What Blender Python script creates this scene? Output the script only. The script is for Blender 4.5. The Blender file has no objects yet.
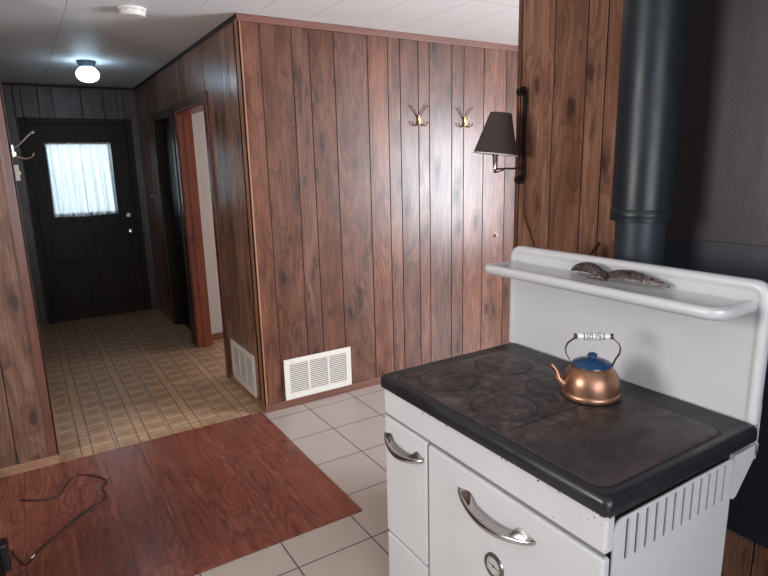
import bpy, bmesh, math, random
from mathutils import Vector, Matrix
random.seed(7)
PI = math.pi
scene = bpy.context.scene
C = scene.collection

# ------------------------------------------------------------------ camera
PITCH, ROLL, YAW, FPX = 0.213664, 0.024632, 0.555443, 572.2675
fw = Vector((math.sin(YAW)*math.cos(PITCH), math.cos(YAW)*math.cos(PITCH), -math.sin(PITCH)))
rt = Vector((math.cos(YAW), -math.sin(YAW), 0)); dn = fw.cross(rt)
r2 = math.cos(ROLL)*rt + math.sin(ROLL)*dn; d2 = -math.sin(ROLL)*rt + math.cos(ROLL)*dn
cam_d = bpy.data.cameras.new('camera'); cam = bpy.data.objects.new('camera', cam_d); C.objects.link(cam)
M = Matrix((( r2.x, -d2.x, -fw.x, 0), (r2.y, -d2.y, -fw.y, 0), (r2.z, -d2.z, -fw.z, 1.6), (0, 0, 0, 1)))
cam.matrix_world = M
cam_d.sensor_fit = 'HORIZONTAL'; cam_d.sensor_width = 36; cam_d.lens = FPX/768*36
cam_d.clip_start = 0.02
scene.camera = cam

# ------------------------------------------------------------------ world, lights, exposure
w = bpy.data.worlds.new('world'); scene.world = w; w.use_nodes = True
bg = w.node_tree.nodes['Background']; bg.inputs[0].default_value = (0.62, 0.78, 1.0, 1); bg.inputs[1].default_value = 1.0
scene.view_settings.view_transform = 'Standard'; scene.view_settings.look = 'None'
scene.view_settings.gamma = 1; scene.view_settings.use_curve_mapping = False
scene.view_settings.exposure = 0.0

def area(name, loc, target, sx, sy, power, col):
    d = bpy.data.lights.new(name, 'AREA'); d.shape = 'RECTANGLE'; d.size = sx; d.size_y = sy
    d.energy = power; d.color = col
    o = bpy.data.objects.new(name, d); C.objects.link(o); o.location = loc
    v = Vector(target) - Vector(loc)
    o.rotation_euler = v.to_track_quat('-Z', 'Y').to_euler()
    return o
# daylight entering by the windows of the kitchen and the living room (walls out of frame)
area('daylight_east_window', (5.32, 0.05, 1.35), (0, 0.05, 1.35), 2.1, 1.5, 460, (0.86, 0.92, 1.0))
area('daylight_kitchen_window', (-1.70, 1.5, 1.72), (2, 1.5, 1.3), 1.0, 0.9, 60, (1.0, 0.965, 0.94))
area('daylight_south_window', (0.2, -1.62, 1.5), (0.2, 2, 1.5), 1.7, 1.2, 62, (0.90, 0.94, 1.0))
area('daylight_side_room_window', (3.72, 4.4, 1.4), (0, 4.4, 1.4), 1.0, 1.2, 22, (1.0, 0.95, 0.93))
area('daylight_behind_front_door', (0.58, 7.9, 1.7), (0.58, 7.0, 1.5), 1.4, 1.4, 19, (0.88, 0.95, 1.0))

# ------------------------------------------------------------------ node helper
class N:
    def __init__(s, name, **kw):
        s.m = bpy.data.materials.new(name); s.m.use_nodes = True
        s.t = s.m.node_tree; s.b = s.t.nodes['Principled BSDF']
        for k, v in kw.items(): s.set(k, v)
    def set(s, k, v):
        k = {'col': 'Base Color', 'rough': 'Roughness', 'metal': 'Metallic', 'spec': 'Specular IOR Level', 'coat': 'Coat Weight', 'coatr': 'Coat Roughness'}.get(k, k)
        i = s.b.inputs[k]
        if isinstance(v, bpy.types.NodeSocket): s.t.links.new(v, i)
        elif isinstance(v, (tuple, list)): i.default_value = (*v[:3], 1)
        else: i.default_value = v
    def n(s, typ, ins=None, out=0, **attrs):
        nd = s.t.nodes.new(typ)
        for k, v in attrs.items(): setattr(nd, k, v)
        for k, v in (ins or {}).items():
            i = nd.inputs[k]
            if isinstance(v, bpy.types.NodeSocket): s.t.links.new(v, i)
            else: i.default_value = v
        return nd.outputs[out]
    def m_(s, op, a, b=0.0, c=None, clamp=False):
        nd = s.t.nodes.new('ShaderNodeMath'); nd.operation = op; nd.use_clamp = clamp
        for i, v in enumerate((a, b, c)):
            if v is None: continue
            if isinstance(v, bpy.types.NodeSocket): s.t.links.new(v, nd.inputs[i])
            else: nd.inputs[i].default_value = v
        return nd.outputs[0]
    def mix(s, f, a, b, mode='MIX'):
        nd = s.t.nodes.new('ShaderNodeMix'); nd.data_type = 'RGBA'; nd.blend_type = mode
        for i, v in ((0, f), (6, a), (7, b)):
            if isinstance(v, bpy.types.NodeSocket): s.t.links.new(v, nd.inputs[i])
            elif isinstance(v, (tuple, list)): nd.inputs[i].default_value = (*v[:3], 1)
            else: nd.inputs[i].default_value = v
        return nd.outputs[2]
    def rng(s, v, a, b, c=0.0, d=1.0):
        return s.n('ShaderNodeMapRange', {0: v, 1: a, 2: b, 3: c, 4: d}, clamp=True)
    def xyz(s):
        tc = s.n('ShaderNodeTexCoord', out=3)
        nd = s.t.nodes.new('ShaderNodeSeparateXYZ'); s.t.links.new(tc, nd.inputs[0])
        return tc, nd.outputs[0], nd.outputs[1], nd.outputs[2]
    def comb(s, a, b, c=0.0): return s.n('ShaderNodeCombineXYZ', {0: a, 1: b, 2: c})
    def noise(s, vec, scale, detail=2.0, rough=0.5, dist=0.0):
        return s.n('ShaderNodeTexNoise', {'Vector': vec, 'Scale': scale, 'Detail': detail, 'Roughness': rough, 'Distortion': dist})
    def bump(s, h, strength, dist=0.002):
        o = s.n('ShaderNodeBump', {'Height': h, 'Strength': strength, 'Distance': dist}); s.t.links.new(o, s.b.inputs['Normal'])

def wood(name, mid, light, dark, mode='wall', rough=0.36, knots=1.0, vary=0.45, ring=0.42, spec=0.5, rs=(4.2, .62), rn=17.0):
    s = N(name)
    tc, x, y, z = s.xyz()
    if mode == 'wall': u, v = s.m_('ADD', x, y), z
    elif mode == 'x': u, v = s.m_('ADD', y, z), x       # grain along x
    else: u, v = s.m_('ADD', x, z), y                   # grain along y
    bid = s.n('ShaderNodeAttribute', attribute_name='board', out=2)
    b7 = s.m_('MULTIPLY', bid, 7.31); b3 = s.m_('MULTIPLY', bid, 3.77)
    def vec(su, sv): return s.comb(s.m_('MULTIPLY_ADD', u, su, b7), s.m_('MULTIPLY_ADD', v, sv, b3), b7)
    wn = s.n('ShaderNodeTexWhiteNoise', {'W': b7}, out=0, noise_dimensions='1D')
    wn2 = s.n('ShaderNodeTexWhiteNoise', {'W': s.m_('ADD', b3, 3.1)}, out=0, noise_dimensions='1D')
    # knots: voronoi cells stretched with the grain
    warp = s.n('ShaderNodeTexNoise', {'Vector': vec(16, 7.0), 'Scale': 1.0, 'Detail': 4, 'Roughness': .6}, out=1)
    kv = s.n('ShaderNodeVectorMath', {0: vec(8.5, 3.3), 1: s.n('ShaderNodeVectorMath', {0: warp, 1: (.45, .34, 0)}, operation='MULTIPLY')}, operation='ADD')
    vd = s.n('ShaderNodeTexVoronoi', {'Vector': kv, 'Scale': 1.0, 'Randomness': 1.0}, out=0)
    cellr = s.n('ShaderNodeTexVoronoi', {'Vector': kv, 'Scale': 1.0, 'Randomness': 1.0}, out=1)
    cr = s.n('ShaderNodeSeparateColor', {0: cellr}, out=0)
    on = s.m_('MULTIPLY', s.rng(cr, .15, .35), knots)
    kn = s.m_('MULTIPLY', s.rng(vd, 0.10, 0.20, 1, 0), on)
    halo = s.m_('MULTIPLY', s.rng(vd, 0.08, 0.50, 1, 0), on)
    na = s.noise(vec(*rs), 1.0, 1.5, 0.45, 0.25)
    na = s.m_('ADD', na, s.m_('MULTIPLY', halo, 0.10))
    rings = s.m_('FRACT', s.m_('MULTIPLY', na, rn))
    rings = s.rng(rings, 0.0, 0.55, 1, 0)
    ringm = s.m_('MULTIPLY', rings, s.rng(s.noise(vec(3, .8), 1.3, 2), .28, .52))
    fib = s.noise(vec(150, 3.2), 1.0, 3, .65)
    mot = s.noise(vec(9, 1.7), 1.0, 4, .62)
    blot = s.noise(vec(13, 3.6), 1.0, 4, .62, .5)
    col = s.mix(s.rng(mot, .38, .60), mid, light)
    col = s.mix(s.m_('MULTIPLY', s.rng(blot, .56, .68), 0.60*min(1, knots+.2)), col, dark)
    col = s.mix(s.m_('MULTIPLY', ringm, ring), col, dark)
    col = s.mix(s.m_('MULTIPLY', s.rng(fib, .40, .66), .50), col, dark)
    col = s.mix(s.m_('MULTIPLY', halo, .42), col, dark)
    col = s.mix(s.m_('MULTIPLY', kn, .80), col, tuple(c*0.9 for c in dark))
    val = s.m_('MULTIPLY_ADD', wn, vary, 1.0 - vary*0.55)
    col = s.n('ShaderNodeHueSaturation', {'Hue': .5, 'Saturation': s.m_('MULTIPLY_ADD', wn2, .14 if mode == 'wall' else .05, .95), 'Value': val, 'Fac': 1.0, 'Color': col})
    s.set('col', col)
    s.set('rough', s.m_('ADD', s.m_('MULTIPLY_ADD', fib, .18, rough-.09), s.m_('MULTIPLY', halo, .06))); s.set('spec', spec)
    s.bump(fib, .22, .0012)
    return s.m

WALLW = wood('panel_wood', (.125,.049,.030), (.200,.090,.059), (.022,.007,.005), rough=.30, spec=.38, vary=.45)
WALLW2 = wood('panel_wood_warm', (.235,.112,.070), (.320,.170,.115), (.055,.022,.014), rough=.5, spec=.22, vary=.3)
STUBW = wood('stub_panel_wood', (.135,.066,.042), (.21,.112,.078), (.034,.015,.011), rough=.5, spec=.4, vary=.5)
HALLW = wood('hall_panel_wood', (.230,.112,.068), (.340,.180,.115), (.050,.020,.013), rough=.30, spec=.6)
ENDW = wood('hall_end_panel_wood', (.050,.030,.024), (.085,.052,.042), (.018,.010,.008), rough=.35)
LAM = wood('laminate_wood', (.240,.068,.042), (.285,.092,.058), (.060,.014,.009), mode='y', rough=.27, knots=.15, vary=.14, ring=.62, rs=(6.5, 1.7), rn=13.0)
CORNERW = wood('corner_moulding_wood', (.27,.125,.070), (.36,.18,.105), (.12,.05,.03), rough=.4, knots=0, vary=0, ring=.2)
TRIM = wood('trim_wood', (.100,.036,.024), (.145,.055,.036), (.045,.016,.012), rough=.35, knots=0, vary=0, ring=.2)
TRIMX = wood('trim_wood_across', (.13,.046,.032), (.18,.070,.048), (.08,.028,.018), mode='x', rough=.4, knots=0, vary=0, ring=.2)
TRIMY = wood('trim_wood_along', (.13,.05,.036), (.18,.075,.05), (.07,.025,.016), mode='y', rough=.4, knots=0, vary=0, ring=.2)
DARKW = wood('door_wood', (.018,.010,.008), (.027,.015,.011), (.007,.004,.004), rough=.4, knots=0, vary=0, ring=.3, spec=.15)
BASEW = wood('baseboard_wood', (.24,.12,.065), (.33,.18,.10), (.12,.05,.03), mode='x', rough=.45, knots=0, vary=0, ring=.2)

GROOVE = N('groove_stain', col=(.018,.007,.005), rough=.6).m

def enamel():
    s = N('white_enamel', rough=.22, spec=.5)
    tc, x, y, z = s.xyz()
    n = s.noise(tc, 7, 3)
    s.set('col', s.mix(n, (.50,.50,.505), (.57,.57,.575)))
    return s.m
ENAMEL = enamel()
def chipped():
    # white enamel with small black chips close to the top edge (z given in metres)
    s = N('white_enamel_chipped', rough=.22)
    tc, x, y, z = s.xyz()
    n = s.noise(tc, 7, 3)
    base = s.mix(n, (.50,.50,.505), (.57,.57,.575))
    c = s.noise(tc, 110, 3, .6)
    lim = s.rng(z, .838, .872, .72, .50)
    lim = s.m_('ADD', lim, s.rng(s.noise(tc, 9, 1), .4, .6, .07, 0))
    chip = s.m_('GREATER_THAN', c, lim)
    s.set('col', s.mix(chip, base, (.012,.01,.012)))
    return s.m
CHIPPED = chipped()
def enamel_black():
    s = N('black_enamel', rough=.18)
    tc, x, y, z = s.xyz()
    n = s.noise(tc, 12, 4)
    s.set('col', s.mix(n, (.007,.008,.011), (.015,.017,.021)))
    s.set('rough', s.rng(s.noise(tc, 9, 4), .3, .7, .22, .48))
    return s.m
BLACK = enamel_black()
def iron():
    s = N('cast_iron', spec=.4)
    tc, x, y, z = s.xyz()
    n1 = s.noise(tc, 7, 5, .65, .6); n2 = s.noise(tc, 26, 5, .7, .5); n3 = s.noise(tc, 160, 2)
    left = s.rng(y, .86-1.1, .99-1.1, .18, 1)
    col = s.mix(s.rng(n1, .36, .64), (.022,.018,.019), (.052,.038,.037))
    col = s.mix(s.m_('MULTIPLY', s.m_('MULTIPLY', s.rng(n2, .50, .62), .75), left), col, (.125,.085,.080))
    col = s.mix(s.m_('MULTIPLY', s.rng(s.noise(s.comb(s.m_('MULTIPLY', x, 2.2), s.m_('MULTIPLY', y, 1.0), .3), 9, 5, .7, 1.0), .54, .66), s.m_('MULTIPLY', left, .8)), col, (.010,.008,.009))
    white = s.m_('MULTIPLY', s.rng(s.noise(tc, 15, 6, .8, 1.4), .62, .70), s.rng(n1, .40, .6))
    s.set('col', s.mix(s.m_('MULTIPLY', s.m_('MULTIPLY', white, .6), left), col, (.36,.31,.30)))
    s.set('rough', s.rng(n1, .3, .7, .56, .40))
    s.bump(s.m_('ADD', n2, s.m_('MULTIPLY', n3, .5)), .25, .001)
    return s.m
IRON = iron()
CHROME = N('chrome', col=(.62,.62,.63), rough=.14, metal=1.0).m
STEELGAP = N('gap_dark', col=(.008,.008,.010), rough=.6).m
def pipe_m(name, a, b, r):
    s = N(name); tc, x, y, z = s.xyz()
    n = s.noise(tc, 9, 4)
    c = s.mix(n, a, b)
    sp = s.m_('GREATER_THAN', s.noise(tc, 75, 2), .80)
    s.set('col', s.mix(sp, c, (.35,.33,.32))); s.set('rough', s.rng(n, .3, .7, r, r+.12)); s.set('spec', .38)
    return s.m
PIPE = pipe_m('pipe_black', (.005,.009,.013), (.010,.015,.020), .33)
PIPE2 = pipe_m('pipe_blue_black', (.013,.020,.028), (.021,.029,.038), .42)
def shield_m():
    s = N('heat_shield_metal'); tc, x, y, z = s.xyz()
    n = s.noise(s.comb(s.m_('MULTIPLY', x, 2), s.m_('MULTIPLY', y, 5), s.m_('MULTIPLY', z, 1.2)), 1.6, 4, .6)
    up = s.m_('GREATER_THAN', z, .985)
    ca = s.mix(n, (.013,.010,.011), (.032,.024,.025)); cb = s.mix(n, (.010,.012,.020), (.018,.020,.030))
    s.set('col', s.mix(up, cb, ca)); s.set('rough', s.rng(n, .3, .7, .52, .34)); 
    s.bump(s.noise(tc, 260, 2), .55, .0015)
    return s.m
SHIELD = shield_m()

def ceiling_m():
    s = N('ceiling_tile', rough=.55); tc, x, y, z = s.xyz()
    n = s.noise(tc, 60, 5, .7); big = s.noise(tc, 1.2, 3)
    fx = s.m_('FRACT', s.m_('DIVIDE', s.m_('SUBTRACT', x, .017), .3175))
    dx = s.m_('MINIMUM', fx, s.m_('SUBTRACT', 1.0, fx))
    fy = s.m_('FRACT', s.m_('DIVIDE', s.m_('SUBTRACT', y, .20), 1.20))
    dy = s.m_('MINIMUM', fy, s.m_('SUBTRACT', 1.0, fy))
    jx = s.m_('LESS_THAN', dx, .007); jy = s.m_('LESS_THAN', dy, .0022)
    hallm = s.rng(y, 3.2, 3.5, 1, .12); main = s.m_('LESS_THAN', s.m_('ABSOLUTE', s.m_('SUBTRACT', x, .335)), .05)
    j = s.m_('MULTIPLY', s.m_('MAXIMUM', jx, jy), s.m_('MAXIMUM', hallm, main))
    base = s.mix(n, (.73,.72,.72), (.85,.84,.84))
    base = s.mix(s.rng(big, .3, .7, 0, .25), base, (.62,.60,.58))
    s.set('col', s.mix(s.m_('MULTIPLY', j, .6), base, (.22,.20,.19)))
    s.bump(s.m_('SUBTRACT', n, j), .5, .003)
    return s.m
CEIL = ceiling_m()
def tile_m():
    s = N('floor_tile'); tc, x, y, z = s.xyz(); S = .34764
    a = s.m_('DIVIDE', s.m_('SUBTRACT', x, .75605), S); b = s.m_('DIVIDE', s.m_('SUBTRACT', y, 1.93186), S)
    def d(v):
        f = s.m_('FRACT', v); return s.m_('MINIMUM', f, s.m_('SUBTRACT', 1.0, f))
    dd = s.m_('MINIMUM', d(a), d(b))
    g = s.rng(dd, .0075, .011, 1, 0)
    cell = s.comb(s.m_('FLOOR', a), s.m_('FLOOR', b))
    wn = s.n('ShaderNodeTexWhiteNoise', {'Vector': cell}, out=0)
    n = s.noise(tc, 3.5, 4, .6)
    base = s.mix(n, (.38,.318,.278), (.47,.405,.358))
    base = s.mix(s.m_('MULTIPLY', wn, .35), base, (.37,.31,.265))
    s.set('col', s.mix(g, base, (.085,.060,.052)))
    s.set('rough', s.m_('MULTIPLY_ADD', g, .4, .34))
    s.bump(s.m_('SUBTRACT', s.m_('MULTIPLY', n, .2), g), .4, .002)
    return s.m
TILE = tile_m()
def vinyl_m():
    s = N('vinyl_sheet'); tc, x, y, z = s.xyz()
    P, Q = .312, .308
    a = s.m_('FRACT', s.m_('DIVIDE', s.m_('SUBTRACT', x, .098), P))    # 0 pair line, .19 pair line, .60 single
    b = s.m_('FRACT', s.m_('DIVIDE', s.m_('SUBTRACT', y, .02), Q))
    def line(v, at, wd):
        e = s.m_('ABSOLUTE', s.m_('SUBTRACT', v, at)); e = s.m_('MINIMUM', e, s.m_('SUBTRACT', 1.0, e))
        return s.rng(e, wd*.55, wd, 1, 0)
    def mx(*v):
        r = v[0]
        for q in v[1:]: r = s.m_('MAXIMUM', r, q)
        return r
    n = s.noise(tc, 14, 4, .6); n2 = s.noise(tc, 5, 2); nf = s.noise(tc, 90, 3)
    fade = s.rng(s.noise(tc, 22, 3, .6), .3, .6, .45, 1)
    dx = mx(line(a, .0, .022), line(a, .19, .022), line(a, .575, .018), line(a, .625, .022))
    dy = mx(line(b, .0, .024), line(b, .12, .020), line(b, .55, .024), line(b, .67, .014))
    dy2 = mx(line(b, .335, .012), line(b, .83, .012))
    dark = s.m_('MULTIPLY', mx(dx, s.m_('MULTIPLY', dy, .8), s.m_('MULTIPLY', dy2, .45)), fade)
    li = mx(line(a, .60, .020), line(b, .06, .050), line(b, .61, .050))
    # blocks are a little darker towards their printed middle
    def mid_(v, c, h): return s.rng(s.m_('ABSOLUTE', s.m_('SUBTRACT', v, c)), h*.35, h, 1, 0)
    blk = s.m_('MULTIPLY', s.m_('MAXIMUM', mid_(a, .38, .19), mid_(a, .81, .19)), s.m_('MAXIMUM', mid_(b, .335, .20), mid_(b, .83, .16)))
    base = s.mix(n, (.52,.315,.180), (.64,.425,.270))
    base = s.mix(s.m_('MULTIPLY', s.rng(n2, .42, .62), .5), base, (.46,.255,.115))
    base = s.mix(s.m_('MULTIPLY', blk, .75), base, (.34,.195,.110))
    base = s.mix(s.m_('MULTIPLY', s.rng(nf, .4, .7), .25), base, (.16,.09,.055))
    base = s.mix(s.m_('MULTIPLY', li, .55), base, (.68,.52,.38))
    s.set('col', s.mix(s.m_('MULTIPLY', dark, .85), base, (.11,.060,.038)))
    s.set('rough', s.m_('MULTIPLY_ADD', n, .2, .36))
    s.bump(s.m_('SUBTRACT', n, dark), .25, .0015)
    return s.m
VINYL = vinyl_m()
PAINT = N('painted_wall', col=(.72,.66,.63), rough=.7).m
PAINTK = N('painted_kitchen_wall', col=(.17,.105,.075), rough=.7).m
VENT = N('vent_enamel', col=(.62,.58,.52), rough=.45).m
VENTD = N('vent_inside', col=(.09,.075,.07), rough=.8).m
BRASS = N('brass', col=(.62,.40,.13), rough=.28, metal=1).m
BRONZE = N('dark_bronze', col=(.10,.055,.035), rough=.4, metal=.8).m
IRONB = N('black_wrought_iron', col=(.015,.012,.012), rough=.42, metal=.3).m
NICKEL = N('nickel', col=(.66,.62,.56), rough=.2, metal=1).m
BEIGE = N('beige_plastic', col=(.45,.40,.33), rough=.5).m
WHITEP = N('white_plastic', col=(.75,.74,.72), rough=.4).m
BLKP = N('black_plastic', col=(.012,.012,.014), rough=.4).m
CORD = N('brown_cord', col=(.030,.010,.008), rough=.5).m
def copper():
    s = N('copper', metal=.92); tc, x, y, z = s.xyz()
    n = s.noise(tc, 30, 4, .6); n2 = s.noise(tc, 9, 2)
    c = s.mix(n, (.33,.165,.105), (.44,.245,.160)); c = s.mix(s.m_('MULTIPLY', s.rng(n2, .5, .7), .4), c, (.22,.11,.07))
    s.set('col', c); s.set('rough', s.rng(n, .3, .7, .30, .46)); s.bump(n2, .3, .004)
    return s.m
COPPER = copper()
def blue():
    s = N('blue_speckled_enamel', rough=.2); tc, x, y, z = s.xyz()
    sp = s.m_('GREATER_THAN', s.noise(tc, 330, 1), .74)
    s.set('col', s.mix(sp, (.010,.045,.115), (.16,.24,.34)))
    return s.m
BLUE = blue()
def grip():
    s = N('glazed_ceramic', rough=.15); tc, x, y, z = s.xyz()
    l = s.m_('ABSOLUTE', x)
    f = s.m_('MULTIPLY', s.m_('GREATER_THAN', s.noise(tc, 420, 3), .52), s.m_('LESS_THAN', s.m_('ABSOLUTE', s.m_('SUBTRACT', l, .014)), .0065))
    b = s.m_('LESS_THAN', s.m_('ABSOLUTE', s.m_('SUBTRACT', l, .0045)), .0009)
    b2 = s.m_('LESS_THAN', s.m_('ABSOLUTE', s.m_('SUBTRACT', l, .025)), .0014)
    k = s.m_('MAXIMUM', f, s.m_('MAXIMUM', b, b2))
    s.set('col', s.mix(k, (.70,.69,.68), (.02,.03,.07)))
    return s.m
GRIP = grip()
def pewter():
    s = N('tarnished_pewter', metal=.85); tc, x, y, z = s.xyz()
    n = s.noise(tc, 70, 4, .7, 1.0)
    s.set('col', s.mix(s.rng(n, .35, .65), (.030,.024,.025), (.24,.19,.185))); s.set('rough', .38)
    s.bump(n, .8, .004)
    return s.m
PEWTER = pewter()
def shade_m():
    s = N('shade_fabric', rough=.9); tc, x, y, z = s.xyz()
    n = s.noise(tc, 300, 2)
    s.set('col', s.mix(n, (.040,.026,.022), (.060,.040,.034))); return s.m
SHADE = shade_m()
SHADEIN = N('shade_lining', col=(.65,.62,.60), rough=.7).m
def globe_m():
    s = N('lit_globe_glass', col=(.9,.95,1)); s.set('Emission Color', (.55,.80,1.0)); s.set('Emission Strength', 11.0); return s.m
GLOBE = globe_m()
def curtain_m():
    m = bpy.data.materials.new('sheer_curtain'); m.use_nodes = True; t = m.node_tree; t.nodes.clear()
    o = t.nodes.new('ShaderNodeOutputMaterial'); a = t.nodes.new('ShaderNodeBsdfTranslucent'); d = t.nodes.new('ShaderNodeBsdfDiffuse')
    a.inputs[0].default_value = (.80,.86,.88,1); d.inputs[0].default_value = (.7,.75,.77,1)
    tr = t.nodes.new('ShaderNodeBsdfTransparent'); x1 = t.nodes.new('ShaderNodeMixShader'); x2 = t.nodes.new('ShaderNodeMixShader')
    x1.inputs[0].default_value = .3; x2.inputs[0].default_value = .12
    t.links.new(a.outputs[0], x1.inputs[1]); t.links.new(d.outputs[0], x1.inputs[2])
    t.links.new(x1.outputs[0], x2.inputs[1]); t.links.new(tr.outputs[0], x2.inputs[2]); t.links.new(x2.outputs[0], o.inputs[0])
    return m
CURT = curtain_m()
def glass_m():
    s = N('window_glass', col=(.9,.95,.95), rough=.02); s.set('Transmission Weight', 1.0); s.set('IOR', 1.05); return s.m
GLASS = glass_m()
DIAL = N('dial_face', col=(.42,.42,.38), rough=.4).m

# ------------------------------------------------------------------ mesh helpers
def obj(name, bm, mat=None, parent=None, smooth=False, kind=None):
    me = bpy.data.meshes.new(name); bmesh.ops.recalc_face_normals(bm, faces=bm.faces[:]) if smooth != 'keep' else None
    bm.to_mesh(me); bm.free()
    for m in (mat if isinstance(mat, (list, tuple)) else [mat]): me.materials.append(m)
    if smooth:
        for p in me.polygons: p.use_smooth = True
        try: me.set_sharp_from_angle(angle=math.radians(40))
        except Exception: pass
    o = bpy.data.objects.new(name, me); C.objects.link(o)
    if parent: o.parent = parent
    if kind: o['kind'] = kind
    return o
def struct(name, bm, mat, parent=None, smooth=False):
    return obj(name, bm, mat, parent, smooth, None if parent else 'structure')
def thing(name, label, cat, loc=(0,0,0), rot=0, group=None):
    o = bpy.data.objects.new(name, None); C.objects.link(o); o.location = loc; o.rotation_euler = (0,0,rot)
    o.empty_display_size = .05
    return tag(o, label, cat, group)
def tag(o, label, cat, group=None):
    o['label'] = label; o['category'] = cat
    if group: o['group'] = group
    return o
def setloc(o, loc):
    # move the origin of a one-mesh thing to loc, geometry stays
    o.data.transform(Matrix.Translation(-Vector(loc))); o.location = loc; return o
def bx(bm, x0, x1, y0, y1, z0, z1, bev=0, mat=0, seg=2):
    r = bmesh.ops.create_cube(bm, size=1)
    vs = r['verts']
    for v in vs:
        v.co = Vector((x0 + (v.co.x+.5)*(x1-x0), y0 + (v.co.y+.5)*(y1-y0), z0 + (v.co.z+.5)*(z1-z0)))
    fs = {f for v in vs for f in v.link_faces}
    for f in fs: f.material_index = mat
    if bev:
        es = list({e for v in vs for e in v.link_edges})
        rr = bmesh.ops.bevel(bm, geom=es, offset=bev, segments=seg, affect='EDGES', profile=.5)
        for f in rr['faces']: f.material_index = mat
    return vs
def newbox(*a, **k):
    bm = bmesh.new(); bx(bm, *a, **k); return bm
def loft(bm, loops, close_ends=True, mat=0, cyc=True):
    rows = [[bm.verts.new(p) for p in L] for L in loops]
    n = len(rows[0])
    for a, b in zip(rows, rows[1:]):
        for i in range(n if cyc else n-1):
            j = (i+1) % n
            f = bm.faces.new((a[i], a[j], b[j], b[i])); f.material_index = mat
    if close_ends:
        for L in (rows[0], rows[-1]):
            try: f = bm.faces.new(L); f.material_index = mat
            except ValueError: pass
    return rows
def lathe(bm, prof, c=(0,0,0), seg=32, sx=1, sy=1, mat=0, axis='z', closed=True):
    loops = []
    for r, h in prof:
        L = []
        for i in range(seg):
            a = 2*PI*i/seg; r_ = max(r, 1e-4)
            if axis == 'z': p = (c[0]+r_*sx*math.cos(a), c[1]+r_*sy*math.sin(a), c[2]+h)
            elif axis == 'x': p = (c[0]+h, c[1]+r_*math.cos(a), c[2]+r_*math.sin(a))
            else: p = (c[0]+r_*math.cos(a), c[1]+h, c[2]+r_*math.sin(a))
            L.append(p)
        loops.append(L)
    loft(bm, loops, closed, mat)
def tube(bm, pts, rad, seg=10, mat=0, flat=1.0, smooth_n=0, up=None):
    pts = [Vector(p) for p in pts]
    rads = list(rad) if isinstance(rad, (list, tuple)) else [rad]*len(pts)
    if smooth_n:
        q, rr = [], []
        for i in range(len(pts)-1):
            p0 = pts[max(i-1,0)]; p1 = pts[i]; p2 = pts[i+1]; p3 = pts[min(i+2,len(pts)-1)]
            for k in range(smooth_n):
                t = k/smooth_n
                q.append(.5*((2*p1)+(-p0+p2)*t+(2*p0-5*p1+4*p2-p3)*t*t+(-p0+3*p1-3*p2+p3)*t**3)); rr.append(rads[i]*(1-t)+rads[i+1]*t)
        q.append(pts[-1]); rr.append(rads[-1]); pts, rads = q, rr
    loops = []; n = None
    for i, p in enumerate(pts):
        t = (pts[min(i+1,len(pts)-1)] - pts[max(i-1,0)]).normalized()
        if n is None:
            n = Vector(up) if up else Vector((0,0,1))
            if abs(n.dot(t)) > .95: n = Vector((1,0,0))
        n = (n - t*n.dot(t)).normalized(); b = t.cross(n)
        loops.append([p + rads[i]*(math.cos(2*PI*k/seg)*b + flat*math.sin(2*PI*k/seg)*n) for k in range(seg)])
    loft(bm, loops, True, mat)
def prism(bm, poly, f0, f1, mat=0):
    # poly of 2-tuples, f0/f1 map them to 3-D for the two ends
    loft(bm, [[f0(*p) for p in poly], [f1(*p) for p in poly]], True, mat)
def rrect(x0, x1, y0, y1, r, seg=6):
    rs = r if isinstance(r, (list, tuple)) else [r]*4
    out = []
    for (cx, cy, a0), q in zip(((x1, y1, 0), (x0, y1, PI/2), (x0, y0, PI), (x1, y0, 1.5*PI)), rs):
        ox = cx - q if cx == x1 else cx + q; oy = cy - q if cy == y1 else cy + q
        for k in range(seg+1):
            a = a0 + PI/2*k/seg; out.append((ox+q*math.cos(a), oy+q*math.sin(a)))
    return out

def board_wall(name, fn, cuts, ztop, zones, mat, back, g=.0028, gd=.004, thick=.1, parent=None):
    """fn(s, d, z) -> 3-D; cuts = groove positions along s; zones(s) -> z0 of the board there"""
    bm = bmesh.new(); lay = bm.faces.layers.float.new('board')
    for i, (a, b) in enumerate(zip(cuts, cuts[1:])):
        z0 = zones((a+b)/2)
        pts = [(a, -gd), (a+g, -.0008), (a+g*1.5, 0), (b-g*1.5, 0), (b-g, -.0008), (b, -gd), (b, -thick), (a, -thick)]
        lo = [bm.verts.new(fn(s, d, z0)) for s, d in pts]; hi = [bm.verts.new(fn(s, d, ztop)) for s, d in pts]
        n = len(pts)
        for k in range(n):
            f = bm.faces.new((lo[k], lo[(k+1) % n], hi[(k+1) % n], hi[k])); f[lay] = i + back
            f.material_index = 1 if k in (0, 4) else 0
        for L in (lo, hi): f = bm.faces.new(L); f[lay] = i + back
    o = struct(name, bm, [mat, GROOVE], parent)
    return o

# ------------------------------------------------------------------ the setting
H = 2.465; YP = 3.44; XH = 1.19; YF = 6.97; XR = 1.95; XL = -.06
struct('floor_tiles', newbox(-1.8, 5.4, -1.8, 3.46, -.05, 0), TILE).name = 'floor'
bm = newbox(-.25, XH+.02, 3.46, 7.1, -.05, .0015); bx(bm, XH-.02, 3.9, 3.5, 5.42, -.05, .0012); bx(bm, XH, 1.9, 5.42, 6.3, -.05, .0012)
struct('floor_hall', bm, VINYL)
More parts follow.
